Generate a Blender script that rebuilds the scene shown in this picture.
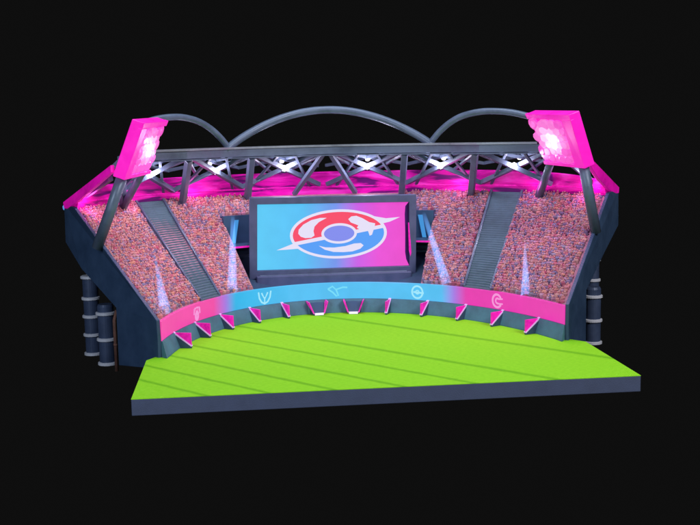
import bpy, math, random
from mathutils import Vector, Matrix
random.seed(7)
S = bpy.context.scene
for o in list(bpy.data.objects): bpy.data.objects.remove(o)
col = S.collection
# ---------------------------------------------------------------- camera
cam = bpy.data.cameras.new("camera"); co = bpy.data.objects.new("camera", cam); col.objects.link(co)
RX = Vector((0.9940486838, -0.1071279661, -0.019768996)); UP = Vector((0.0335484582, 0.1283945776, 0.9911555546)); FW = Vector((0.1036422467, 0.9859200938, -0.1312244390))
m = Matrix((RX, UP, -FW)).transposed().to_4x4(); m.translation = Vector((-2.81473, -19.32678, 5.03825)); co.matrix_world = m
cam.sensor_width = 36; cam.lens = 36 * 1029.97 / 700; cam.clip_end = 500; S.camera = co
# ---------------------------------------------------------------- world, lamps, exposure
wd = bpy.data.worlds.new("World"); S.world = wd; wd.use_nodes = True
wd.node_tree.nodes['Background'].inputs[0].default_value = (0.0046, 0.0046, 0.0046, 1)
wd.node_tree.nodes['Background'].inputs[1].default_value = 1
S.view_settings.view_transform = 'Standard'; S.view_settings.look = 'None'; S.view_settings.exposure = 0; S.view_settings.gamma = 1
def area(name, loc, target, size, power, color):
    l = bpy.data.lights.new(name, 'AREA'); l.shape = 'DISK'; l.size = size; l.energy = power; l.color = color
    o = bpy.data.objects.new(name, l); col.objects.link(o); o.location = loc
    o.rotation_euler = (Vector(target) - Vector(loc)).to_track_quat('-Z', 'Y').to_euler(); return o
area("key_light", (12, -14, 15), (0, 5, 1), 9, 4300, (1.0, 0.98, 0.95))
area("fill_light", (-14, -13, 9), (0, 6, 2), 10, 2200, (0.80, 0.90, 1.0))
area("top_light", (0, 6, 16), (0, 6, 0), 8, 1300, (0.85, 0.92, 1.0))
# ---------------------------------------------------------------- helpers
def srgb(r, g, b):
    f = lambda c: (c/255/12.92) if c/255 <= .04045 else ((c/255+.055)/1.055)**2.4
    return (f(r), f(g), f(b))
MATS = {}
def mat(name, c, rough=.6, metal=0, emit=None, es=0, noise=0, nscale=6, bump=0, spec=.4, bscale=40):
    if name in MATS: return MATS[name]
    m = bpy.data.materials.new(name); m.use_nodes = True; nt = m.node_tree; b = nt.nodes['Principled BSDF']
    b.inputs['Base Color'].default_value = (*c, 1); b.inputs['Roughness'].default_value = rough; b.inputs['Metallic'].default_value = metal
    b.inputs['Specular IOR Level'].default_value = spec
    if emit: b.inputs['Emission Color'].default_value = (*emit, 1); b.inputs['Emission Strength'].default_value = es
    tc = nt.nodes.new('ShaderNodeTexCoord')
    if noise:
        n = nt.nodes.new('ShaderNodeTexNoise'); n.inputs['Scale'].default_value = nscale; n.inputs['Detail'].default_value = 6; n.inputs['Roughness'].default_value = .65
        nt.links.new(tc.outputs['Object'], n.inputs['Vector'])
        r = nt.nodes.new('ShaderNodeMapRange'); r.inputs[1].default_value = .3; r.inputs[2].default_value = .7; r.inputs[3].default_value = 1-noise; r.inputs[4].default_value = 1+noise
        nt.links.new(n.outputs['Fac'], r.inputs[0])
        v = nt.nodes.new('ShaderNodeVectorMath'); v.operation = 'SCALE'; v.inputs[0].default_value = c
        nt.links.new(r.outputs[0], v.inputs['Scale']); nt.links.new(v.outputs[0], b.inputs['Base Color'])
        if emit:
            v2 = nt.nodes.new('ShaderNodeMath'); v2.operation = 'MULTIPLY'; v2.inputs[1].default_value = es
            nt.links.new(r.outputs[0], v2.inputs[0]); nt.links.new(v2.outputs[0], b.inputs['Emission Strength'])
        rr = nt.nodes.new('ShaderNodeMapRange'); rr.inputs[1].default_value = .3; rr.inputs[2].default_value = .7; rr.inputs[3].default_value = max(.05, rough-.15); rr.inputs[4].default_value = min(1, rough+.15)
        nt.links.new(n.outputs['Fac'], rr.inputs[0]); nt.links.new(rr.outputs[0], b.inputs['Roughness'])
    if bump:
        n2 = nt.nodes.new('ShaderNodeTexNoise'); n2.inputs['Scale'].default_value = bscale; n2.inputs['Detail'].default_value = 4
        nt.links.new(tc.outputs['Object'], n2.inputs['Vector'])
        bp = nt.nodes.new('ShaderNodeBump'); bp.inputs['Strength'].default_value = bump; bp.inputs['Distance'].default_value = .02
        nt.links.new(n2.outputs['Fac'], bp.inputs['Height']); nt.links.new(bp.outputs[0], b.inputs['Normal'])
    MATS[name] = m; return m
def obj(name, vf, m, parent=None, smooth=False, bevel=0):
    v, f = vf; me = bpy.data.meshes.new(name); me.from_pydata([tuple(p) for p in v], [], f); me.update()
    if m: me.materials.append(m)
    if smooth: me.polygons.foreach_set('use_smooth', [True]*len(me.polygons))
    o = bpy.data.objects.new(name, me); col.objects.link(o)
    if parent:
        o.parent = parent
    if bevel:
        b = o.modifiers.new('bevel', 'BEVEL'); b.width = bevel; b.segments = 2; b.limit_method = 'ANGLE'
    return o
def thing(name, label, cat, group=None, kind=None, loc=(0, 0, 0)):
    o = bpy.data.objects.new(name, None); col.objects.link(o); o.empty_display_size = .2
    return tag(o, label, cat, group, kind)
def tag(o, label, cat, group=None, kind=None):
    o['label'] = label; o['category'] = cat
    if group: o['group'] = group
    if kind: o['kind'] = kind
    return o
def place(root, loc):
    """put the empty at the thing's base; its parts keep their own world positions"""
    root.location = loc
    for c in root.children: c.location = -Vector(loc)
def join(*vfs):
    V, F = [], []
    for v, f in vfs:
        n = len(V); V += list(v); F += [tuple(i+n for i in q) for q in f]
    return V, F
def tube(pts, r, n=12, cap=True):
    pts = [Vector(p) for p in pts]; V, F = [], []
    rad = r if isinstance(r, (list, tuple)) else [r]*len(pts)
    t0 = (pts[1]-pts[0]).normalized(); a = t0.orthogonal().normalized()
    if abs(t0.z) < .95: a = Vector((0, 0, 1)) - t0*t0.z; a.normalize()
    for i, p in enumerate(pts):
        t = (pts[min(i+1, len(pts)-1)] - pts[max(i-1, 0)]).normalized()
        a = (a - t*a.dot(t)).normalized(); b = t.cross(a)
        for k in range(n):
            th = 2*math.pi*k/n; V.append(p + (a*math.cos(th)+b*math.sin(th))*rad[i])
    for i in range(len(pts)-1):
        for k in range(n): F.append((i*n+k, i*n+(k+1) % n, (i+1)*n+(k+1) % n, (i+1)*n+k))
    if cap: F += [tuple(range(n-1, -1, -1)), tuple(range((len(pts)-1)*n, len(pts)*n))]
    return V, F
def bar(p, q, w, h, up=(0, 0, 1)):
    """box girder between two points"""
    p, q = Vector(p), Vector(q); t = (q-p).normalized(); u = Vector(up); u = (u - t*u.dot(t)).normalized(); s = t.cross(u)
    V = [e + s*(i*w/2) + u*(j*h/2) for e in (p, q) for i, j in ((-1, -1), (1, -1), (1, 1), (-1, 1))]
    return V, [(0, 1, 2, 3)[::-1], (4, 5, 6, 7), (0, 1, 5, 4), (1, 2, 6, 5), (2, 3, 7, 6), (3, 0, 4, 7)]
def box(x0, x1, y0, y1, z0, z1):
    V = [Vector((x, y, z)) for z in (z0, z1) for x, y in ((x0, y0), (x1, y0), (x1, y1), (x0, y1))]
    return V, [(3, 2, 1, 0), (4, 5, 6, 7), (0, 1, 5, 4), (1, 2, 6, 5), (2, 3, 7, 6), (3, 0, 4, 7)]
def plate(poly, d):
    """flat polygon given thickness d (a vector)"""
    poly = [Vector(p) for p in poly]; d = Vector(d); n = len(poly)
    return poly + [p+d for p in poly], [tuple(range(n)), tuple(range(2*n-1, n-1, -1))] + [(i, i+n, (i+1) % n+n, (i+1) % n) for i in range(n)]
def disc_lathe(c, prof, n=24):
    V, F = [], []
    for r, z in prof:
        for k in range(n): V.append(Vector((c[0]+r*math.cos(2*math.pi*k/n), c[1]+r*math.sin(2*math.pi*k/n), z)))
    for i in range(len(prof)-1):
        for k in range(n): F.append((i*n+k, i*n+(k+1) % n, (i+1)*n+(k+1) % n, (i+1)*n+k))
    F += [tuple(range(n-1, -1, -1)), tuple(range((len(prof)-1)*n, len(prof)*n))]
    return V, F
# ---- plan of the bowl: t runs -1..1 along the stand, w 0..1 from the ribbon screen outwards
TH = math.radians(72.3)
def sh(x, y, k=1): return x - .075*k*max(0, min(y-3.6, 4.6))
def P(t, w, z):
    s, c = math.sin(t*TH), math.cos(t*TH)
    xi, yi = 4.934*s, 1.5+6.9*c; xo, yo = 7.684*s, 5.55+5.95*c
    x = xi+(xo-xi)*w; y = yi+(yo-yi)*w
    return Vector((sh(x, y, 1-abs(t)**3*max(0, min(1, w))**2) - (.09*t*t*(1-w) if t > 0 else 0) - .16*w*w*t**3, y, z))
def zc(w): return .80+2.3*w/.837
def lin(a, b, n): return [a+(b-a)*i/n for i in range(n+1)]
def loft(ts, prof, closed=True, caps=True):
    """prof: list of (w,z) or a function t -> list"""
    V, F = [], []; pf = prof if callable(prof) else (lambda t: prof); n = len(pf(ts[0]))
    for t in ts: V += [P(t, w, z) for w, z in pf(t)]
    for i in range(len(ts)-1):
        for k in range(n if closed else n-1):
            k2 = (k+1) % n; F.append((i*n+k, (i+1)*n+k, (i+1)*n+k2, i*n+k2))
    if closed and caps: F += [tuple(range(n)), tuple(range(len(ts)*n-1, (len(ts)-1)*n-1, -1))]
    return V, F
# ---------------------------------------------------------------- materials
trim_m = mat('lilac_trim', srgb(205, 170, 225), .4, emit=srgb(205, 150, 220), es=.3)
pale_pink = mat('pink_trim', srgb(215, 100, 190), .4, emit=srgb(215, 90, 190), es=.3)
navy = mat('painted_steel_navy', srgb(46, 68, 100), .55, 0, noise=.18, nscale=1.5, bump=.15)
slate = mat('slate_steel', srgb(90, 104, 130), .42, .15, noise=.2, nscale=2.5, bump=.1)
wall_m = mat('slate_wall', srgb(72, 112, 136), .7, 0, noise=.25, nscale=2, bump=.2)
darkm = mat('dark_recess', srgb(42, 50, 78), .8, noise=.2, nscale=2)
slabm = mat('slab_side', srgb(66, 76, 104), .8, noise=.1, nscale=3, bump=.25)
frame_m = mat('screen_frame', srgb(80, 86, 122), .5, .2, noise=.12, nscale=3)
aisle_m = mat('aisle_concrete', srgb(90, 112, 130), .75, noise=.18, nscale=4, bump=.2)
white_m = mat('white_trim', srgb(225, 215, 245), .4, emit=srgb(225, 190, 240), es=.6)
bay_m = mat('bay_panel', srgb(48, 78, 112), .6, noise=.15, nscale=3)
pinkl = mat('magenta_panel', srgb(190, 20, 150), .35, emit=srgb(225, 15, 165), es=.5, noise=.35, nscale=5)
fascia_m = bpy.data.materials.new('magenta_glow_fascia'); fascia_m.use_nodes = True; _n = fascia_m.node_tree; _b = _n.nodes['Principled BSDF']; _b.inputs['Roughness'].default_value = .35
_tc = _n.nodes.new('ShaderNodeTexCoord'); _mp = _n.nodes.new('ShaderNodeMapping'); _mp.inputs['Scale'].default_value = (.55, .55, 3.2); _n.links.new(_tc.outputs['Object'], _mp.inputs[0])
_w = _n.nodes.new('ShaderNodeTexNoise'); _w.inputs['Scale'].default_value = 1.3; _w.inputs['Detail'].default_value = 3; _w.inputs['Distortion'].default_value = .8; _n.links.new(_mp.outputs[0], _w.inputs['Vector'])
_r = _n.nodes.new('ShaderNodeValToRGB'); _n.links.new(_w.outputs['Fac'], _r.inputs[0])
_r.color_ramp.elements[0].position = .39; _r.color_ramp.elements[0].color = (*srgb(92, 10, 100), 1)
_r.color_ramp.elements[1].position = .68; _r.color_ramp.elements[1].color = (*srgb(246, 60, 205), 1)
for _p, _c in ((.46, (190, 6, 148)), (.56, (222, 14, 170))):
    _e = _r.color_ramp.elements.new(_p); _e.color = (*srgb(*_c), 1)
_n.links.new(_r.outputs[0], _b.inputs['Base Color']); _n.links.new(_r.outputs[0], _b.inputs['Emission Color']); _b.inputs['Emission Strength'].default_value = .26  # magenta lighting of the rim put into base colour and mild emission
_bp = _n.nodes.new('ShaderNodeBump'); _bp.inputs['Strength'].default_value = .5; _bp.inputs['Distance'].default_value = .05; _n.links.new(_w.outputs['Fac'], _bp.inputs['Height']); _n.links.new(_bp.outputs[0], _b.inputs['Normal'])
rafter_m = mat('magenta_glow_rafter', srgb(212, 18, 165), .35, emit=srgb(222, 12, 170), es=.38, noise=.3, nscale=1.6, bump=.2, bscale=8)  # mild emission gives the rafters the same magenta glow as the rim
house_m = mat('magenta_housing', srgb(235, 30, 180), .4, emit=srgb(240, 25, 190), es=.55, noise=.06, nscale=3)
brown_m = mat('lit_edge_brown', srgb(96, 66, 60), .8, noise=.3, nscale=8)
ring_m = mat('pale_ring', srgb(205, 208, 225), .45, .1, noise=.08)
node_m = mat('lamp_lens', (1, 1, 1), .3, emit=(1, .93, 1), es=3.0)
# ---------------------------------------------------------------- pitch
gm = bpy.data.materials.new('mown_grass'); gm.use_nodes = True; nt = gm.node_tree; b = nt.nodes['Principled BSDF']; b.inputs['Roughness'].default_value = .9; b.inputs['Specular IOR Level'].default_value = .1
L = nt.links.new
tc = nt.nodes.new('ShaderNodeTexCoord'); sx = nt.nodes.new('ShaderNodeSeparateXYZ'); L(tc.outputs['Object'], sx.inputs[0])
def M(op, a, b_=None, c=None, clamp=False):
    n = nt.nodes.new('ShaderNodeMath'); n.operation = op; n.use_clamp = clamp
    for i, q in enumerate((a, b_, c)):
        if q is None: continue
        if isinstance(q, (int, float)): n.inputs[i].default_value = q
        else: L(q, n.inputs[i])
    return n.outputs[0]
nz = nt.nodes.new('ShaderNodeTexNoise'); nz.inputs['Scale'].default_value = 3; nz.inputs['Detail'].default_value = 8; L(tc.outputs['Object'], nz.inputs['Vector'])
cc = M('ADD', M('MULTIPLY', sx.outputs[0], 1.10), sx.outputs[1]); cc = M('ADD', cc, M('MULTIPLY', M('SUBTRACT', nz.outputs['Fac'], .5), .12))
acc = None
for c, wd_ in ((7.05, .19), (3.6, .17), (1.78, .13), (.23, .14), (-1.26, .13), (-2.66, .12), (-3.95, .12)):
    d = M('ABSOLUTE', M('SUBTRACT', cc, c)); k = M('SUBTRACT', 1, M('DIVIDE', d, wd_), clamp=True)
    acc = k if acc is None else M('MAXIMUM', acc, k)
acc = M('MULTIPLY', M('POWER', acc, .8), .62)
mp = nt.nodes.new('ShaderNodeMapping'); mp.inputs['Scale'].default_value = (1, 3.5, 1); mp.inputs['Rotation'].default_value = (0, 0, math.radians(47)); L(tc.outputs['Object'], mp.inputs[0])
nf = nt.nodes.new('ShaderNodeTexNoise'); nf.inputs['Scale'].default_value = 9; nf.inputs['Detail'].default_value = 8; nf.inputs['Roughness'].default_value = .7; L(mp.outputs[0], nf.inputs['Vector'])
mx0 = nt.nodes.new('ShaderNodeMix'); mx0.data_type = 'RGBA'; mx0.inputs[6].default_value = (*srgb(122, 202, 22), 1); mx0.inputs[7].default_value = (*srgb(150, 222, 48), 1)
mr = nt.nodes.new('ShaderNodeMapRange'); mr.inputs[1].default_value = .3; mr.inputs[2].default_value = .7; L(nf.outputs['Fac'], mr.inputs[0]); L(mr.outputs[0], mx0.inputs[0])
mx = nt.nodes.new('ShaderNodeMix'); mx.data_type = 'RGBA'; L(acc, mx.inputs[0]); L(mx0.outputs[2], mx.inputs[6]); mx.inputs[7].default_value = (*srgb(72, 150, 8), 1)
L(mx.outputs[2], b.inputs['Base Color'])
bp = nt.nodes.new('ShaderNodeBump'); bp.inputs['Strength'].default_value = .35; bp.inputs['Distance'].default_value = .03; L(nf.outputs['Fac'], bp.inputs['Height']); L(bp.outputs[0], b.inputs['Normal'])
pitch = thing('pitch', 'bright green mown pitch with dark diagonal stripes on a thick slate blue slab', 'pitch')
outline = [Vector((-5, 0, 0)), Vector((5, 0, 0)), Vector((5.0, 3.3, 0))] + [P(t, 0.0, 0) + Vector((0, .0, 0)) for t in lin(.96, -.96, 40)] + [Vector((-5.0, 3.3, 0))]
slab_o = obj('slab', plate([p + Vector((0, 0, -.012)) for p in outline][::-1], (0, 0, -.318)), slabm, pitch, bevel=.012)
V, F = plate(outline, (0, 0, -.012)); obj('grass', (V, [F[0]] + F[2:]), gm, pitch)
# ragged grass fringe over the front lip of the slab
# ---------------------------------------------------------------- grandstand
gs = thing('grandstand', 'curved slate blue stadium stand wrapping the pitch, with magenta rim and two stairways', 'grandstand')
A0, A1 = .555, .665      # stairway range in t
NT = 70
ts = lin(-1, 1, NT)
RC = .372                # half width (t) of the central recess
def sub(a, b): return lin(a, b, max(2, int(abs(b-a)*35)))
# seating floor, left and right wings, then the strip behind and above the screen
floor_prof = [(0, .78), (.837, 3.08), (.837, 2.9), (0, .55)]
tier_m = mat('rose_seats', srgb(168, 118, 138), .8, noise=.2, nscale=9)
obj('seating_tier', join(loft(sub(-1, -RC), floor_prof), loft(sub(RC, 1), floor_prof), loft(sub(-RC, RC), [(.655, zc(.655)-.02), (.837, 3.08), (.837, 2.9), (.655, 2.3)])), tier_m, gs)
obj('outer_shell', loft(ts, [(.84, 3.11), (1, 3.2), (1.005, 2.27), (.76, 1.7), (.36, .93), (.36, -.42), (.14, -.32), (.06, .0), (.02, .34), (.04, .45), (.36, 1.0), (.76, 1.78), (.835, 2.85)]), navy, gs)
# end walls, a little proud of the shell
for s in (-1, 1):
    nrm = (P(s, 1, 0)-P(s, 0, 0)).normalized(); out = Vector((nrm.y, -nrm.x, 0))*(1 if s > 0 else -1)
    e = lambda w, z: P(s, w, z)
    poly = [e(w, z) for w, z in ((-.005, .84), (.835, 3.18), (1.01, 3.24), (1.02, 2.25), (.765, 1.68), (.365, .93), (.365, -.45), (.13, -.33), (-.01, -.325), (-.01, .36))]
    obj('end_wall', plate(poly, out*.09), navy, gs, bevel=.012)
# central recess: stepped dark floor, side cheeks, back wall
V, F = [], []
parts = []
for k in range(9):
    w0 = .03+.62*k/9; w1 = .03+.62*(k+1)/9; z = .60+.02*k/9
    parts.append(loft(sub(-RC+.004, RC-.004), [(w0, z), (w1, z), (w1, z-.5), (w0, z-.5)]))
obj('recess_step', join(*parts), darkm, gs)
obj('recess_wall', loft(sub(-RC+.004, RC-.004), [(.64, .9), (.64, zc(.65)-.02), (.66, zc(.65)-.02), (.66, .9)]), darkm, gs)
# window bays beside the screen
for s in (-1, 1):
    bay = obj('window_bay', join(
        loft(lin(s*.24, s*.377, 4), [(.56, 1.83), (.56, 2.62), (.60, 2.62), (.60, 1.83)]),
        loft(lin(s*.24, s*.377, 4), [(.36, 1.78), (.36, 1.84), (.60, 1.84), (.60, 1.78)]),
        loft(lin(s*.24, s*.377, 4), [(.60, 2.55), (.60, 2.60), (.66, 2.60), (.66, 2.55)])), bay_m, gs)
    obj('seat_rows', join(*[loft(lin(s*.24, s*.371, 4), [(.485+.022*k, .70), (.485+.022*k, .98+.125*k), (.507+.022*k, .98+.125*k), (.507+.022*k, .70)]) for k in range(7)]), slate, gs)
    obj('shaft_glow_strip', plate([P(s*.352, .535, 1.86), P(s*.338, .535, 1.86), P(s*.322, .545, 2.5), P(s*.338, .545, 2.5)], (0, -.03, 0)), mat('blue_shaft_glow', (.02, .02, .03), .4, emit=srgb(62, 150, 222), es=.9), bay)  # emissive strip added to brighten the light shaft's blue in the bay
    obj('ledge', loft(lin(s*.24, s*.385, 4), [(.345, 1.79), (.345, 1.835), (.358, 1.835), (.358, 1.79)]), pinkl, bay)
# stairways
for s in (-1, 1):
    parts = []; N = 44
    for k in range(N):
        w0 = .0+.837*k/N; w1 = .837*(k+1)/N; z = zc(w1)+.0
        parts.append(loft(lin(s*A0, s*A1, 3), [(w0, z), (w1+.001, z), (w1+.001, z-.25), (w0, z-.25)]))
    st = obj('stairway', join(*parts), aisle_m, gs)
    for tt in (A0, A1):
        obj('stair_kerb', loft(lin(s*tt-.004, s*tt+.004, 1), [(-.0, .78), (-.0, .87), (.835, zc(.835)+.08), (.835, 3.0)]), slate, st)
# perimeter wall under the ribbon
obj('perimeter_wall', loft(ts, [(-.02, .36), (.02, .36), (.02, -.2), (-.055, -.2), (-.055, .02)]), wall_m, gs)
obj('screen_plinth', box(-2.45, 1.86, 8.72, 9.6, .55, 1.0), frame_m, gs, bevel=.03)
# magenta rim
def rim(t):
    q = .24*abs(t)**6
    return [(.838, 3.105 if abs(t) > .255 else 2.95), (.79, 3.70-q), (.81, 3.73-q), (1.0, 3.24), (.99, 3.18)]
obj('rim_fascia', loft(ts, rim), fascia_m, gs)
obj('rim_ridge', loft(ts, lambda t: [(.826, 3.26), (.815, 3.28), (.815, 3.31), (.826, 3.30)]), pinkl, gs)
# added point lights without fixtures, spilling magenta onto the upper crowd
for t in (-.93, -.72, -.45, .45, .72, .93):
    wl_ = bpy.data.lights.new('added_magenta_spill', 'POINT'); wl_.energy = 16 if abs(t) > .8 else 7; wl_.color = (1, .08, .7); wl_.shadow_soft_size = .15
    wo = bpy.data.objects.new('added_magenta_spill', wl_); col.objects.link(wo); wo.location = P(t, .74, 3.28); wo.parent = gs
# buttresses
FT = [-.885, -.725, -.567, -.405, -.243, -.085, .085, .243, .405, .567, .725, .885]
for t in FT:
    one = abs(t) > .15; hw = .05 if one else .24; Lf = .46 if one else .42
    tg = (P(t+.01, 0, 0)-P(t-.01, 0, 0)).normalized(); inn = Vector((tg.y, -tg.x, 0)); inn = inn if inn.y < 0 else -inn
    O = P(t, .0, 0)+inn*.01
    def Q(u, d, z): return O+tg*u+inn*d+Vector((0, 0, z))
    Vb = [Q(-hw, 0, .355), Q(hw, 0, .355), Q(-hw*.5, Lf, .04), Q(hw*.5, Lf, .04), Q(-hw*.5, Lf, 0), Q(hw*.5, Lf, 0), Q(-hw, 0, 0), Q(hw, 0, 0)]
    Fb = [(0, 1, 3, 2), (2, 3, 5, 4), (0, 2, 4, 6), (1, 7, 5, 3), (6, 4, 5, 7), (0, 6, 7, 1)]
    bt = obj('buttress', (Vb, Fb), navy, gs, bevel=.006)
    if one:
        g = plate([Q(-.02, .0, .358), Q(-.02, Lf*.98, .358), Q(-.02, Lf, .05)], tg*.04)
        obj('gusset', g, pinkl, bt)
        obj('edge_trim', bar(Q(0, .02, .375), Q(0, Lf+.005, .05), .075, .03), trim_m, bt)
    else:
        for s2 in (-1, 1):
            g = plate([Q(s2*hw*1.08, 0, .355), Q(s2*hw*1.0, Lf*.85, .355), Q(s2*hw*.52, Lf, .05)], tg*s2*.035)
            obj('gusset', g, pinkl, bt)
            obj('edge_trim', bar(Q(s2*hw*1.12, .01, .35), Q(s2*hw*.58, Lf+.01, .05), .025, .02), pale_pink, bt)
        obj('foot_trim', bar(Q(-hw*.5, Lf+.01, .04), Q(hw*.5, Lf+.01, .04), .02, .06), white_m, bt)
# ---------------------------------------------------------------- ribbon screen
def attr_mat(name, es):
    m_ = bpy.data.materials.new(name); m_.use_nodes = True; n = m_.node_tree; bb = n.nodes['Principled BSDF']
    at = n.nodes.new('ShaderNodeAttribute'); at.attribute_name = 'Col'
    tcx = n.nodes.new('ShaderNodeTexCoord'); nn = n.nodes.new('ShaderNodeTexNoise'); nn.inputs['Scale'].default_value = 2.2; nn.inputs['Detail'].default_value = 3
    n.links.new(tcx.outputs['Object'], nn.inputs['Vector'])
    r = n.nodes.new('ShaderNodeMapRange'); r.inputs[1].default_value = .3; r.inputs[2].default_value = .7; r.inputs[3].default_value = es*.95; r.inputs[4].default_value = es*1.03
    n.links.new(nn.outputs['Fac'], r.inputs[0]); n.links.new(r.outputs[0], bb.inputs['Emission Strength'])
    n.links.new(at.outputs['Color'], bb.inputs['Emission Color']); bb.inputs['Base Color'].default_value = (.02, .02, .03, 1); bb.inputs['Roughness'].default_value = .35
    bb.inputs['Specular IOR Level'].default_value = .25
    return m_
def setcol(o, fn):
    a = o.data.color_attributes.new('Col', 'FLOAT_COLOR', 'POINT')
    for i, v in enumerate(o.data.vertices): a.data[i].color = (*fn(v.co), 1)
def lerp(a, b_, k): k = max(0, min(1, k)); return tuple(x+(y-x)*k for x, y in zip(a, b_))
ledm = attr_mat('led_panel', .93)
rb = thing('ribbon_display', 'curved pink and cyan LED ribbon board along the foot of the seating', 'led board')
n_t = 160; V, F = loft(lin(-1.0, 1.0, n_t), [(-.012, .365), (-.018, .80), (.005, .815), (.008, .36)]); ro = obj('display_band', (V, F), ledm, rb)
pinkL, pinkR, cyan, cyan2 = srgb(246, 70, 170), srgb(238, 52, 180), srgb(45, 186, 240), srgb(84, 196, 250)
a = ro.data.color_attributes.new('Col', 'FLOAT_COLOR', 'POINT')
for i in range(n_t+1):
    t = -1+2*i/n_t
    lil = srgb(170, 120, 232)
    if t < -.53: c = lerp(pinkL, lil, (t+.60)/.07)
    elif t < -.2: c = lerp(lil, lerp(cyan, cyan2, (t+.45)/.3), (t+.53)/.05)
    elif t < .515: c = lerp(cyan2, lil, (t-.46)/.055)
    else: c = lerp(lil, pinkR, (t-.515)/.05)
    for k in range(4): a.data[i*4+k].color = (*c, 1)
glyph_b = mat('glyph_blue', (.02, .02, .02), .5, emit=srgb(160, 232, 255), es=.95)
glyph_p = mat('glyph_pink', (.02, .02, .02), .5, emit=srgb(248, 150, 220), es=.95)
def stroke(t0, z0, pts, wd_, closed=False):
    """polyline strip on the curved band; pts in metres (x along the band, y up)"""
    V, F = [], []; n = len(pts); mpt = (P(t0+.01, 0, 0)-P(t0-.01, 0, 0)).length/.02
    for i, p in enumerate(pts):
        q0 = pts[i-1] if (i or closed) else p; q1 = pts[(i+1) % n] if (i < n-1 or closed) else p
        dx, dy = q1[0]-q0[0], q1[1]-q0[1]; l = math.hypot(dx, dy) or 1; nx, ny = -dy/l*wd_/2, dx/l*wd_/2
        for s in (1, -1):
            y = p[1]+ny*s; k = (z0+y-.365)/.435
            V.append(P(t0+(p[0]+nx*s)/mpt, -.012-.006*k-.005, z0+y))
    for i in range(n if closed else n-1):
        j = (i+1) % n; F.append((2*i, 2*i+1, 2*j+1, 2*j))
    return V, F
def circ(cx, cy, r, a0=0, a1=360, n=22, ry=None): return [(cx+r*math.cos(math.radians(a0+(a1-a0)*i/n)), cy+(ry or r)*math.sin(math.radians(a0+(a1-a0)*i/n))) for i in range(n+1)]
zb = .585
obj('emblem', join(stroke(-.709, zb, circ(0, .09, .055), .03), stroke(-.709, zb, circ(0, -.07, .06, ry=.08), .10), stroke(-.709, zb, [(-.15, -.03), (-.13, .12)], .06), stroke(-.709, zb, [(.15, -.03), (.13, .12)], .06), stroke(-.709, zb, [(-.13, .13), (.13, .13)], .03)), glyph_p, ro)
obj('emblem', join(stroke(-.326, zb, [(-.2, .15), (-.17, -.02), (-.1, -.13), (0, -.18), (.1, -.13), (.17, -.02), (.2, .15)], .05), stroke(-.326, zb, [(-.1, .12), (0, -.06), (.1, .12)], .05), stroke(-.326, zb, [(0, -.16), (0, 0)], .04)), glyph_b, ro)
obj('emblem', join(stroke(.012, zb, [(-.26, .06), (-.13, .13), (-.04, .04), (.16, .10), (.28, .09)], .045), stroke(.012, zb, [(-.26, .06), (-.12, -.04), (-.03, -.14), (.03, -.13), (-.03, .03)], .045)), mat('glyph_faint', (.02, .02, .02), .5, emit=srgb(118, 224, 255), es=.92), ro)
obj('emblem', join(stroke(.359, zb, circ(0, 0, .155, ry=.165), .05), stroke(.359, zb, [(-.12, .0), (.19, -.02)], .05), stroke(.359, zb, circ(0, .0, .05), .03)), glyph_b, ro)
obj('emblem', join(stroke(.697, zb, circ(0, 0, .15, 30, 330, ry=.165), .06), stroke(.697, zb, circ(.02, 0, .065, 60, 300), .05), stroke(.697, zb, [(.04, .05), (.2, .07)], .04), stroke(.697, zb, [(.04, -.07), (.2, -.06)], .04)), glyph_p, ro)
obj('shadow_strip', join(loft(lin(-1.0, 1.0, 80), [(-.01, .335), (-.014, .362), (.012, .362), (.012, .335)])), mat('purple_shadow', srgb(90, 30, 110), .6), rb)  # dark purple strip standing for the shadow under the ribbon
# ---------------------------------------------------------------- giant screen
gsn = thing('giant_screen', 'large tilted-logo video screen in a thick slate frame above the ribbon board', 'screen')
def SC(px, py, d=0):    # picture of the screen laid out on its own plane (metres)
    x = -9.141873475865511+0.027013475189275004*px-0.0017553356504742903*py+3.435314947421858e-06*px*py
    z = 8.649411261176182-0.00014893020960844852*px-0.026842193715011883*py-3.0313810312019435e-06*px*py
    return Vector((x, 8.97-d, z))
c4 = [SC(257.5, 204.3), SC(408.8, 201.8), SC(409.2, 265.3), SC(257.5, 270.3)]
o4 = [SC(249.6, 197.8), SC(416, 194.5), SC(415.6, 274), SC(249.8, 279)]
Vf = []; 
for q in o4: Vf.append(Vector((q.x, 8.84, q.z)))
for q in c4: Vf.append(Vector((q.x, 8.84, q.z)))
for q in c4: Vf.append(Vector((q.x, 8.965, q.z)))
for q in o4: Vf.append(Vector((q.x, 9.22, q.z)))
Ff = []
for i in range(4):
    j = (i+1) % 4; Ff += [(i, j, 4+j, 4+i), (4+i, 4+j, 8+j, 8+i), (j, i, 12+i, 12+j)]
Ff += [(15, 14, 13, 12)]
fr = obj('frame', (Vf, Ff), frame_m, gsn, bevel=.012)
N = 60; V, F = [], []
for j in range(3):
    for i in range(N+1):
        k = i/N; A_ = c4[0].lerp(c4[1], k); B_ = c4[3].lerp(c4[2], k); V.append(A_.lerp(B_, j/2))
for j in range(2):
    for i in range(N): F.append((j*(N+1)+i, j*(N+1)+i+1, (j+1)*(N+1)+i+1, (j+1)*(N+1)+i))
dp = obj('display', (V, F), attr_mat('screen_panel', .97), gsn)
a = dp.data.color_attributes.new('Col', 'FLOAT_COLOR', 'POINT')
stops = [(0, srgb(92, 205, 250)), (.3, srgb(86, 192, 246)), (.52, srgb(120, 150, 240)), (.66, srgb(206, 92, 232)), (.8, srgb(236, 78, 216)), (1, srgb(240, 72, 205))]
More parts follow.
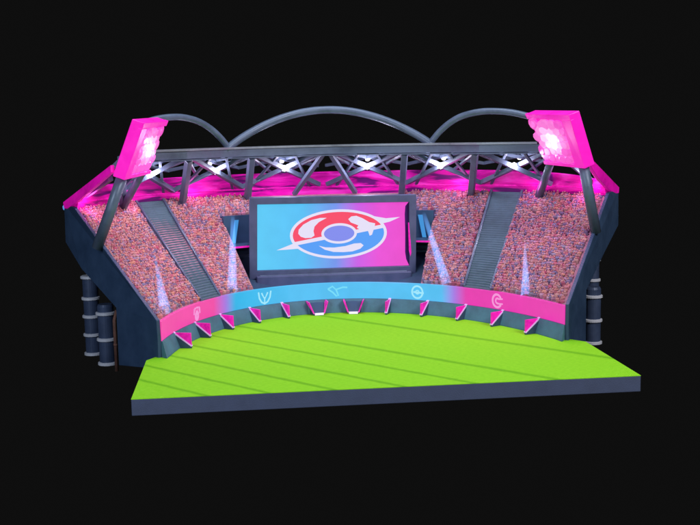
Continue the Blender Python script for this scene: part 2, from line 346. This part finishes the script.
for i in range(len(V)):
    k = (i % (N+1))/N
    for (k0, ca), (k1, cb) in zip(stops, stops[1:]):
        if k0 <= k <= k1: c = lerp(ca, cb, (k-k0)/(k1-k0)); break
    a.data[i].color = (*c, 1)
def flat(name, polys, m_, d, parent):
    V, F = [], []
    for pl in polys:
        n = len(V); V += [SC(x, y, d) for x, y in pl]; F.append(tuple(range(n, n+len(pl))))
    return obj(name, (V, F), m_, parent)
def em(name, c): return mat(name, (.02, .02, .02), .5, emit=c, es=.96, spec=.2)
logo_white = em('logo_white', srgb(232, 226, 250)); logo_red = em('logo_red', srgb(250, 70, 105)); logo_blue = em('logo_blue', srgb(82, 158, 250)); logo_core = em('logo_core', srgb(130, 140, 240))
def ell(cx, cy, rx, ry, a0=0, a1=360, n=56, tilt=0):
    out = []
    for i in range(n+(0 if a1-a0 == 360 else 1)):
        th = math.radians(a0+(a1-a0)*i/n); x, y = rx*math.cos(th), -ry*math.sin(th); tt = math.radians(tilt)
        out.append((cx+x*math.cos(tt)+y*math.sin(tt), cy-x*math.sin(tt)+y*math.cos(tt)))
    return out
T_ = 2.5
flat('logo_outline', [ell(338.3, 233.9, 48.6, 24.6, tilt=T_), [(276.6, 250.3), (294, 243.2), (320, 236), (322, 245), (299, 248.6), (287, 249.6)], [(400.2, 216.9), (386, 218.2), (370, 215.5), (358, 226), (362, 231), (378, 224.4), (390, 221.5)]], logo_white, .006, dp)
cut_l = [(296.5, 248.2)]  # blue lower field
E_ = ell(338.3, 233.9, 45.7, 22.0, tilt=T_)
def half(E, up):
    out = []
    ly = lambda x: 243.8+(x-293)*(226.2-243.8)/(380-293)
    for i, p in enumerate(E):
        q = E[(i+1) % len(E)]; s0 = (p[1] < ly(p[0])-1.5) if up else (p[1] > ly(p[0])+2.2); s1 = (q[1] < ly(q[0])-1.5) if up else (q[1] > ly(q[0])+2.2)
        if s0: out.append(p)
        if s0 != s1:
            f = lambda r: (r[1]-ly(r[0])+1.5) if up else (r[1]-ly(r[0])-2.2)
            k = f(p)/(f(p)-f(q)); out.append((p[0]+(q[0]-p[0])*k, p[1]+(q[1]-p[1])*k))
    return out
flat('logo_red_field', [half(E_, True)], logo_red, .012, dp)
flat('logo_blue_field', [half(E_, False)], logo_blue, .012, dp)
flat('logo_core_ring', [ell(338.8, 233.3, 17.8, 10.2, tilt=T_)], logo_white, .018, dp)
flat('logo_core', [ell(338.8, 233.3, 15.2, 7.8, tilt=T_)], logo_core, .024, dp)
flat('logo_highlight', [[(326.3, 217.8), (320, 217.8), (311, 220), (303, 224.5), (298.5, 229.5), (298, 233.5), (300.5, 236.6), (305, 238), (311, 237.6), (314.2, 235.4), (313.2, 231), (314.2, 226.5), (318.5, 222)],
    [(318.3, 245.6), (325, 247.2), (334, 247.4), (345, 245.9), (354, 243.3), (360.5, 242.9), (363.3, 245.2), (360, 248.6), (352, 251.3), (343, 252), (333, 251.8), (324.5, 249.6)],
    [(347.9, 219), (351, 216.3), (356, 215.7), (362, 218), (369, 222), (375, 223.2), (374.2, 227), (371.8, 234.5), (369.4, 235.6), (367.6, 230.4), (361, 230.2), (356.5, 227.6), (358, 225.2), (350.5, 222.4)]], logo_white, .022, dp)
# curved inner bezel at the right-hand edge
bz = flat('side_bezel', [[(409.3, 201.2), (405.4, 206), (404.8, 214), (405.3, 232), (405.2, 252), (406.3, 259), (409.6, 266)]], mat('purple_bezel', srgb(70, 30, 110), .3, .3), .03, fr)
flat('bezel_glint', [[(407.6, 222), (408.6, 222), (411.0, 252), (410.0, 256), (408.4, 250)]], pinkl, .132, fr)  # reflected highlight on the bezel laid in as a thin emissive strip
obj('speaker_bar', box(-2.36, 1.74, 8.78, 9.1, .86, 1.02), slate, gsn, bevel=.02)
rail_m = mat('pale_rail', srgb(128, 136, 150), .4, .2, noise=.25, nscale=2)
def WB(t): return .34+.26*max(0, min(1, (abs(t)-.58)/.36))
# ---------------------------------------------------------------- roof truss
rt = thing('roof_truss', 'slate steel roof truss with three arches and crossed braces above the stand', 'roof truss')
obj('ring_beam', loft(lin(-.80, .80, 80), lambda t: [(WB(t)-.04, 4.28), (WB(t)-.04, 4.475), (WB(t)+.02, 4.475), (WB(t)+.02, 4.28)]), slate, rt)
obj('beam_rail', loft(lin(-.765, .785, 80), lambda t: [(WB(t)-.055, 4.485), (WB(t)-.055, 4.54), (WB(t)+.03, 4.54), (WB(t)+.03, 4.485)]), rail_m, rt)
obj('beam_rail', loft(lin(-.765, .785, 80), lambda t: [(WB(t)-.05, 4.235), (WB(t)-.05, 4.262), (WB(t)+.03, 4.262), (WB(t)+.03, 4.235)]), slate, rt)
obj('arch', tube([P(t, .33, 4.42+1.08*math.sin(math.pi*(t+.405)/.81)**.85) if 0 < (t+.405)/.81 < 1 else P(t, .33, 4.42) for t in lin(-.405, .405, 36)], .105, 14), slate, rt, smooth=True)
for s in (-1, 1):
    pts = []
    zk = [(0, 4.40), (.1, 4.76), (.2, 5.02), (.32, 5.22), (.46, 5.33), (.6, 5.36), (.8, 5.31), (1, 5.17)]
    for i in range(33):
        k = i/32; tt = .375+.395*k
        for q_ in range(len(zk)-1):
            if zk[q_][0] <= k <= zk[q_+1][0]:
                k0, z0_ = zk[q_]; k1, z1_ = zk[q_+1]; zm0 = zk[max(q_-1, 0)]; zm1 = zk[min(q_+2, len(zk)-1)]
                m0 = (z1_-zm0[1])/(k1-zm0[0]); m1 = (zm1[1]-z0_)/(zm1[0]-k0); h_ = k1-k0; u_ = (k-k0)/h_
                zz = (2*u_**3-3*u_**2+1)*z0_+(u_**3-2*u_**2+u_)*h_*m0+(-2*u_**3+3*u_**2)*z1_+(u_**3-u_**2)*h_*m1; break
        pts.append(P(s*tt, .33+.10*k*k, zz))
    obj('arch', tube(pts, .085, 14), slate, rt, smooth=True)
PT = [-.84, -.56, -.295, .29, .56, .84]
for t in PT:
    ft = t*(.87 if abs(t) < .7 else .87)
    obj('post', bar(P(t, WB(t), 4.25), P(ft, .80, 3.02), .17, .15, up=(P(t, .34, 0)-P(t, 0, 0)).normalized()), slate, rt, bevel=.015)
# V at the centre
for a_, b__ in ((-.02, -.10), (.01, .10)):
    obj('brace', bar(P(a_, .34, 4.28), P(b__, .80, 3.1), .14, .1), slate, rt, bevel=.01)
bays = [(-.84, -.56), (-.56, -.295), (-.295, -.02), (.01, .29), (.29, .56), (.56, .84)]
for a_, b__ in ((-.95, -.84), (.95, .84)):
    obj('brace', bar(P(b__, WB(b__), 4.3), P(a_*1.0, .84, 3.4), .11, .11), slate, rt)
    c = P(b__, WB(b__), 4.3).lerp(P(a_, .84, 3.4), .72)+Vector((0, -.12, 0)); obj('truss_lamp', tube([c, c+Vector((0, -.05, 0))], [.06, .05], 10), node_m, rt)
    pl = bpy.data.lights.new('truss_lamp_light', 'POINT'); pl.energy = 14; pl.color = (1, .85, 1); pl.shadow_soft_size = .06; po = bpy.data.objects.new('truss_lamp_light', pl); col.objects.link(po); po.location = c+Vector((0, -.16, .04)); po.parent = rt
for a_, b__ in bays:
    edge = abs(a_) > .9 or abs(b__) > .9
    mid = (a_+b__)/2*.94
    q = lambda t, w, z: P(t*.93, w, z) if w > .7 else P(t, WB(t)+w-.34, z)
    obj('brace', bar(q(a_, .34, 4.36), q(b__, .80, 3.36), .135, .12), slate, rt)
    obj('brace', bar(q(b__, .35, 4.36), q(a_, .81, 3.36), .135, .12), slate, rt)
    if not edge:
        mdt = (a_+b__)/2
        c2 = P(mdt*.965, WB(mdt)+.28, 4.10); obj('truss_lamp', tube([c2, c2+Vector((0, -.05, 0))], [.075, .05], 8), node_m, rt)
        pl = bpy.data.lights.new('truss_lamp_light', 'POINT'); pl.energy = 16; pl.color = (1, .85, 1); pl.shadow_soft_size = .06
        po = bpy.data.objects.new('truss_lamp_light', pl); col.objects.link(po); po.location = c2+Vector((0, -.2, 0)); po.parent = rt
        for e_ in (a_, b__):
            obj('brace', bar(P(mdt+(e_-mdt)*.25, WB(mdt)+.01, 4.26), P((e_*.8+mdt*.2)*.93, .86, 3.25), .07, .06), slate, rt)
            obj('brace', bar(P(e_, WB(e_)+.015, 4.26), P(mdt*.95, .92, 3.62), .07, .06), slate, rt)
        obj('brace', bar(q(a_, .35, 4.36), q(b__, .90, 3.9), .10, .09), slate, rt)
        obj('brace', bar(q(b__, .36, 4.36), q(a_, .91, 3.9), .10, .09), slate, rt)
        # upper tie line
    # lamp cluster on the crossing
    c = (q(a_, .34, 4.36)+q(b__, .80, 3.42)+q(b__, .35, 4.36)+q(a_, .81, 3.42))/4
    inn = (P(mid, 0, 0)-P(mid, 1, 0)).normalized()
    lc = c+inn*.09
    lo = obj('truss_lamp', tube([c-inn*.02, lc, lc+inn*.05], [.06, .09, .05], 8), node_m, rt, smooth=True)
    pl = bpy.data.lights.new('truss_lamp_light', 'POINT'); pl.energy = 60; pl.color = (1, .85, 1); pl.shadow_soft_size = .08
    po = bpy.data.objects.new('truss_lamp_light', pl); col.objects.link(po); po.location = lc+inn*.15+Vector((0, 0, -.01)); po.parent = rt
for s in (-1, 1):
    nrm = (P(s, 1, 0)-P(s, 0, 0)).normalized(); out = Vector((nrm.y, -nrm.x, 0))*(1 if s > 0 else -1)
    poly = [P(s, w, z) for w, z in ((1.02, 3.27), (.345, 4.26), (.345, 4.09), (.62, 3.58), (.83, 3.26), (.96, 3.12), (1.01, 3.12))]
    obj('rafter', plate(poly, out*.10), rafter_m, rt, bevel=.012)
    obj('tie_beam', bar(P(s*.985, .40, 3.95), P(s*.94, .8, 3.45), .07, .12), slate, rt)
wl = obj('wall_lamp', tube([P(-1, 1.02, 3.12), P(-1, 1.02, 3.12)+Vector((-.07, -.03, .02)), P(-1, 1.02, 3.12)+Vector((-.09, -.04, .02))], [.05, .07, .04], 12), mat('cyan_lens', srgb(90, 150, 215), .3, emit=srgb(90, 150, 220), es=.7), smooth=True)
tag(wl, 'small pale blue lamp on the upper left tip of the stand', 'lamp')
# ---------------------------------------------------------------- floodlights
cell_cols = {}
for s in (-1, 1):
    side = 'left' if s < 0 else 'right'
    fl = thing('floodlight', 'magenta floodlight panel on leaning grey posts at the %s end of the stand' % side, 'floodlight', 'floodlights over the stand ends')
    m3 = lambda x, y, z: Vector((s*x, y, z))
    IT, OT, IB, OB = m3(4.55, 6.80, 5.27), m3(4.93, 4.38, 5.21), m3(5.02, 6.80, 3.97), m3(5.48, 4.82, 3.92)
    n = (OT-IT).cross(IB-IT).normalized(); back = n if n.x*s > 0 else -n
    D = back*.22
    G = lambda u, v, d=0: (IT.lerp(OT, u)).lerp(IB.lerp(OB, u), v) - back*d    # u inner->outer, v top->bottom
    obj('backplate', plate([G(.03, .0, -.04), G(1, 0, -.04), G(1, 1, -.04), G(.03, 1, -.04)], D), house_m, fl, bevel=.02)
    obj('frame', join(plate([G(.0, 0, .03), G(1, 0, .03), G(1, .10, .03), G(.02, .10, .03)], back*.1), plate([G(.80, .10, .03), G(1, .10, .03), G(1, 1, .03), G(.80, 1, .03)], back*.1), plate([G(.05, .93, .03), G(.8, .93, .03), G(.8, 1, .03), G(.05, 1, .03)], back*.1)), house_m, fl, bevel=.012)
    rows, cols = 6, 5
    lightc = {}
    for r_ in range(rows):
        for c_ in range(cols):
            u = .08+.66*(c_+.5)/cols + (.03 if r_ % 2 else -.03); v = .15+.76*(r_+.5)/rows
            u += random.uniform(-.03, .03); v += random.uniform(-.02, .02); hot = math.exp(-(((u-.40)/.22)**2+((v-.50)/.24)**2)**1.4)*random.uniform(.7, 1.05)
            cc_ = G(u, v, 0); ax = -back
            e1 = (G(u+.01, v)-G(u, v)).normalized()*random.uniform(.19, .27); e2 = (G(u, v+.01)-G(u, v)).normalized()*random.uniform(.12, .16)
            V = []
            for (k, d) in ((1, -.05), (1, .0), (.6, random.uniform(.01, .03))):
                for i in range(10): th = 2*math.pi*i/10; V.append(cc_ + e1*k*math.cos(th)+e2*k*math.sin(th)+ax*d)
            F = [(l*10+i, l*10+(i+1) % 10, (l+1)*10+(i+1) % 10, (l+1)*10+i) for l in range(2) for i in range(10)] + [tuple(range(20, 30))]
            hk = round(min(1, hot)*8)/8
            base = lerp(srgb(238, 84, 200), srgb(248, 228, 250), hk)
            mm = mat('lens_%d' % int(hk*8), base, .3, emit=base, es=.6+.35*hk)
            obj('lens', (V, F), mm, fl, smooth=False)
    obj('post', tube([G(.86, 1.0, -.1)+Vector((0, 0, .08)), P(s*1.02, .575, zc(.575))+Vector((-.05*s, -.05, -.1))], .13, 14), slate, fl, smooth=True)
    obj('post', tube([G(.12, 1.0, -.1)+Vector((0, 0, .08)), P(s*.735, .80, 3.0)], .10, 14), slate, fl, smooth=True)
    ar = area('floodlight_beam', G(.45, .5, .35), (0, 3.5, 0), 1.2, 60, (1, .35, .85)); ar.parent = fl
# ---------------------------------------------------------------- service columns outside the stand
def column(x, y, z0, z1, r, rings, label):
    t = thing('vent_stack', label, 'pipe stack', 'ringed pipe stacks behind the stand ends')
    obj('barrel', disc_lathe((x, y), [(r*.93, z0), (r*.93, z1-.06), (r*.8, z1)]), navy2, t, smooth=False)
    for z in rings:
        h = .045; obj('ring', disc_lathe((x, y), [(r*.98, z-h), (r*1.13, z-h*.6), (r*1.13, z+h*.6), (r*.98, z+h)], 28), ring_m, t)
    return t
navy2 = mat('column_steel', srgb(62, 76, 108), .5, .2, noise=.15, nscale=3)
column(-6.23, 6.3, -.72, .80, .215, (-.69, -.08, .57), 'nearer dark pipe stack with three pale rings under the left end of the stand')
column(-6.74, 7.5, -.72, 1.36, .21, (-.68, -.18, .30, .77, 1.32), 'farther taller dark pipe stack with pale rings at the left outer edge of the stand')
column(6.22, 6.3, -.72, .78, .215, (-.69, -.1, .53), 'nearer dark pipe stack with three pale rings under the right end of the stand')
column(6.62, 7.5, -.72, 1.36, .19, (-.68, -.18, .30, .77, 1.32), 'farther pipe stack at the right edge, mostly hidden, showing only ring edges')
dr = obj('lit_wall_edge', join(tube([(-5.86, 4.98, -.6), (-5.86, 4.98, .62), (-5.80, 5.02, .85)], .042, 10), tube([(-5.86, 4.98, .0), (-5.86, 4.98, .06)], .05, 10)), brown_m, smooth=True)  # brown upright standing for the wall edge lit orange-brown
tag(dr, 'thin upright brown strip painted as the orange-lit edge of the left end wall', 'wall edge')
# ---------------------------------------------------------------- crowd
cm = bpy.data.materials.new('crowd_clothes'); cm.use_nodes = True; n = cm.node_tree; bb = n.nodes['Principled BSDF']; bb.inputs['Roughness'].default_value = .85; bb.inputs['Specular IOR Level'].default_value = .15
at = n.nodes.new('ShaderNodeAttribute'); at.attribute_name = 'Col'; n.links.new(at.outputs['Color'], bb.inputs['Base Color'])
pal = [(214, 140, 140), (226, 158, 140), (206, 112, 122), (222, 176, 156), (204, 142, 158), (196, 154, 172), (172, 146, 166), (146, 142, 164), (128, 138, 168), (218, 160, 122), (190, 94, 116), (206, 170, 186), (142, 130, 164), (176, 132, 146), (204, 150, 136), (150, 160, 172), (118, 116, 150), (186, 160, 150)]
skin = [(222, 168, 150), (212, 152, 140), (192, 134, 132), (226, 182, 166)]
def crowd(name_label, ranges, warm):
    V, F, C = [], [], []
    rows = 38
    for (ta, tb, wa, wb) in ranges:
        for r_ in range(rows):
            w = .012+.82*(r_+.5)/rows
            if not (wa <= w <= wb): continue
            ln = (P(tb, w, 0)-P(ta, w, 0)).length; nn = max(1, int(ln/.082))
            for i in range(nn):
                if random.random() < .04: continue
                t = ta+(tb-ta)*(i+.5+random.uniform(-.25, .25))/nn; ww = w+random.uniform(-.006, .006)
                p = P(t, ww, zc(ww)-.04); h = random.uniform(.10, .155); bw = random.uniform(.036, .052)
                rad = (P(t, 1, 0)-P(t, 0, 0)).normalized(); tan = Vector((rad.y, -rad.x, 0)); lean = tan*random.uniform(-.03, .03)
                c = list(random.choice(pal))
                j = random.uniform(.84, 1.08); c = [min(255, k*j) for k in c]
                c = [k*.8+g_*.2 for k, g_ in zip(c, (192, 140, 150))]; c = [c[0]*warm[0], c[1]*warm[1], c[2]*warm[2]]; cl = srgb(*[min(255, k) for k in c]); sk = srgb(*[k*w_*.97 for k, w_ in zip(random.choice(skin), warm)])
                b0 = len(V)
                for zz, kk in ((0, .85), (h*.55, 1.15), (h*.78, .75)):
                    for (sx_, sy_) in ((-1, -.8), (1, -.8), (1, .8), (-1, .8)):
                        V.append(p+tan*(sx_*bw*kk)+rad*(sy_*bw*kk)+lean*(zz/h)+Vector((0, 0, zz))); C.append(cl)
                for l in range(2):
                    for k in range(4): F.append((b0+l*4+k, b0+l*4+(k+1) % 4, b0+(l+1)*4+(k+1) % 4, b0+(l+1)*4+k))
                F.append((b0+8, b0+9, b0+10, b0+11))
                b1 = len(V); hc = p+lean*.9+Vector((0, 0, h*.95)); hr = .027
                for d in ((1, 0, 0), (0, 1, 0), (-1, 0, 0), (0, -1, 0), (0, 0, 1.2), (0, 0, -1.2)): V.append(hc+Vector(d)*hr); C.append(sk)
                for k in range(4): F.append((b1+k, b1+(k+1) % 4, b1+4)); F.append((b1+(k+1) % 4, b1+k, b1+5))
    o = obj('crowd', (V, F), cm); a = o.data.color_attributes.new('Col', 'FLOAT_COLOR', 'POINT')
    for i, c in enumerate(C): a.data[i].color = (*c, 1)
    tag(o, name_label, 'crowd', kind='stuff')
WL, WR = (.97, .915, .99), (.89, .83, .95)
crowd('dense pink and orange crowd filling the far left block beyond the stairway', [(-.982, -A1-.006, 0, 1)], WL)
crowd('dense pink and orange crowd between the left stairway and the giant screen', [(-A0+.006, -.378, 0, 1), (-.378, -.245, .665, 1)], WL)
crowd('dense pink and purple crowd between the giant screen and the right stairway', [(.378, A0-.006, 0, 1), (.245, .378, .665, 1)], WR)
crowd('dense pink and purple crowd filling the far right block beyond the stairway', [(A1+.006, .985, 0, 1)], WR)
# ---------------------------------------------------------------- light shafts
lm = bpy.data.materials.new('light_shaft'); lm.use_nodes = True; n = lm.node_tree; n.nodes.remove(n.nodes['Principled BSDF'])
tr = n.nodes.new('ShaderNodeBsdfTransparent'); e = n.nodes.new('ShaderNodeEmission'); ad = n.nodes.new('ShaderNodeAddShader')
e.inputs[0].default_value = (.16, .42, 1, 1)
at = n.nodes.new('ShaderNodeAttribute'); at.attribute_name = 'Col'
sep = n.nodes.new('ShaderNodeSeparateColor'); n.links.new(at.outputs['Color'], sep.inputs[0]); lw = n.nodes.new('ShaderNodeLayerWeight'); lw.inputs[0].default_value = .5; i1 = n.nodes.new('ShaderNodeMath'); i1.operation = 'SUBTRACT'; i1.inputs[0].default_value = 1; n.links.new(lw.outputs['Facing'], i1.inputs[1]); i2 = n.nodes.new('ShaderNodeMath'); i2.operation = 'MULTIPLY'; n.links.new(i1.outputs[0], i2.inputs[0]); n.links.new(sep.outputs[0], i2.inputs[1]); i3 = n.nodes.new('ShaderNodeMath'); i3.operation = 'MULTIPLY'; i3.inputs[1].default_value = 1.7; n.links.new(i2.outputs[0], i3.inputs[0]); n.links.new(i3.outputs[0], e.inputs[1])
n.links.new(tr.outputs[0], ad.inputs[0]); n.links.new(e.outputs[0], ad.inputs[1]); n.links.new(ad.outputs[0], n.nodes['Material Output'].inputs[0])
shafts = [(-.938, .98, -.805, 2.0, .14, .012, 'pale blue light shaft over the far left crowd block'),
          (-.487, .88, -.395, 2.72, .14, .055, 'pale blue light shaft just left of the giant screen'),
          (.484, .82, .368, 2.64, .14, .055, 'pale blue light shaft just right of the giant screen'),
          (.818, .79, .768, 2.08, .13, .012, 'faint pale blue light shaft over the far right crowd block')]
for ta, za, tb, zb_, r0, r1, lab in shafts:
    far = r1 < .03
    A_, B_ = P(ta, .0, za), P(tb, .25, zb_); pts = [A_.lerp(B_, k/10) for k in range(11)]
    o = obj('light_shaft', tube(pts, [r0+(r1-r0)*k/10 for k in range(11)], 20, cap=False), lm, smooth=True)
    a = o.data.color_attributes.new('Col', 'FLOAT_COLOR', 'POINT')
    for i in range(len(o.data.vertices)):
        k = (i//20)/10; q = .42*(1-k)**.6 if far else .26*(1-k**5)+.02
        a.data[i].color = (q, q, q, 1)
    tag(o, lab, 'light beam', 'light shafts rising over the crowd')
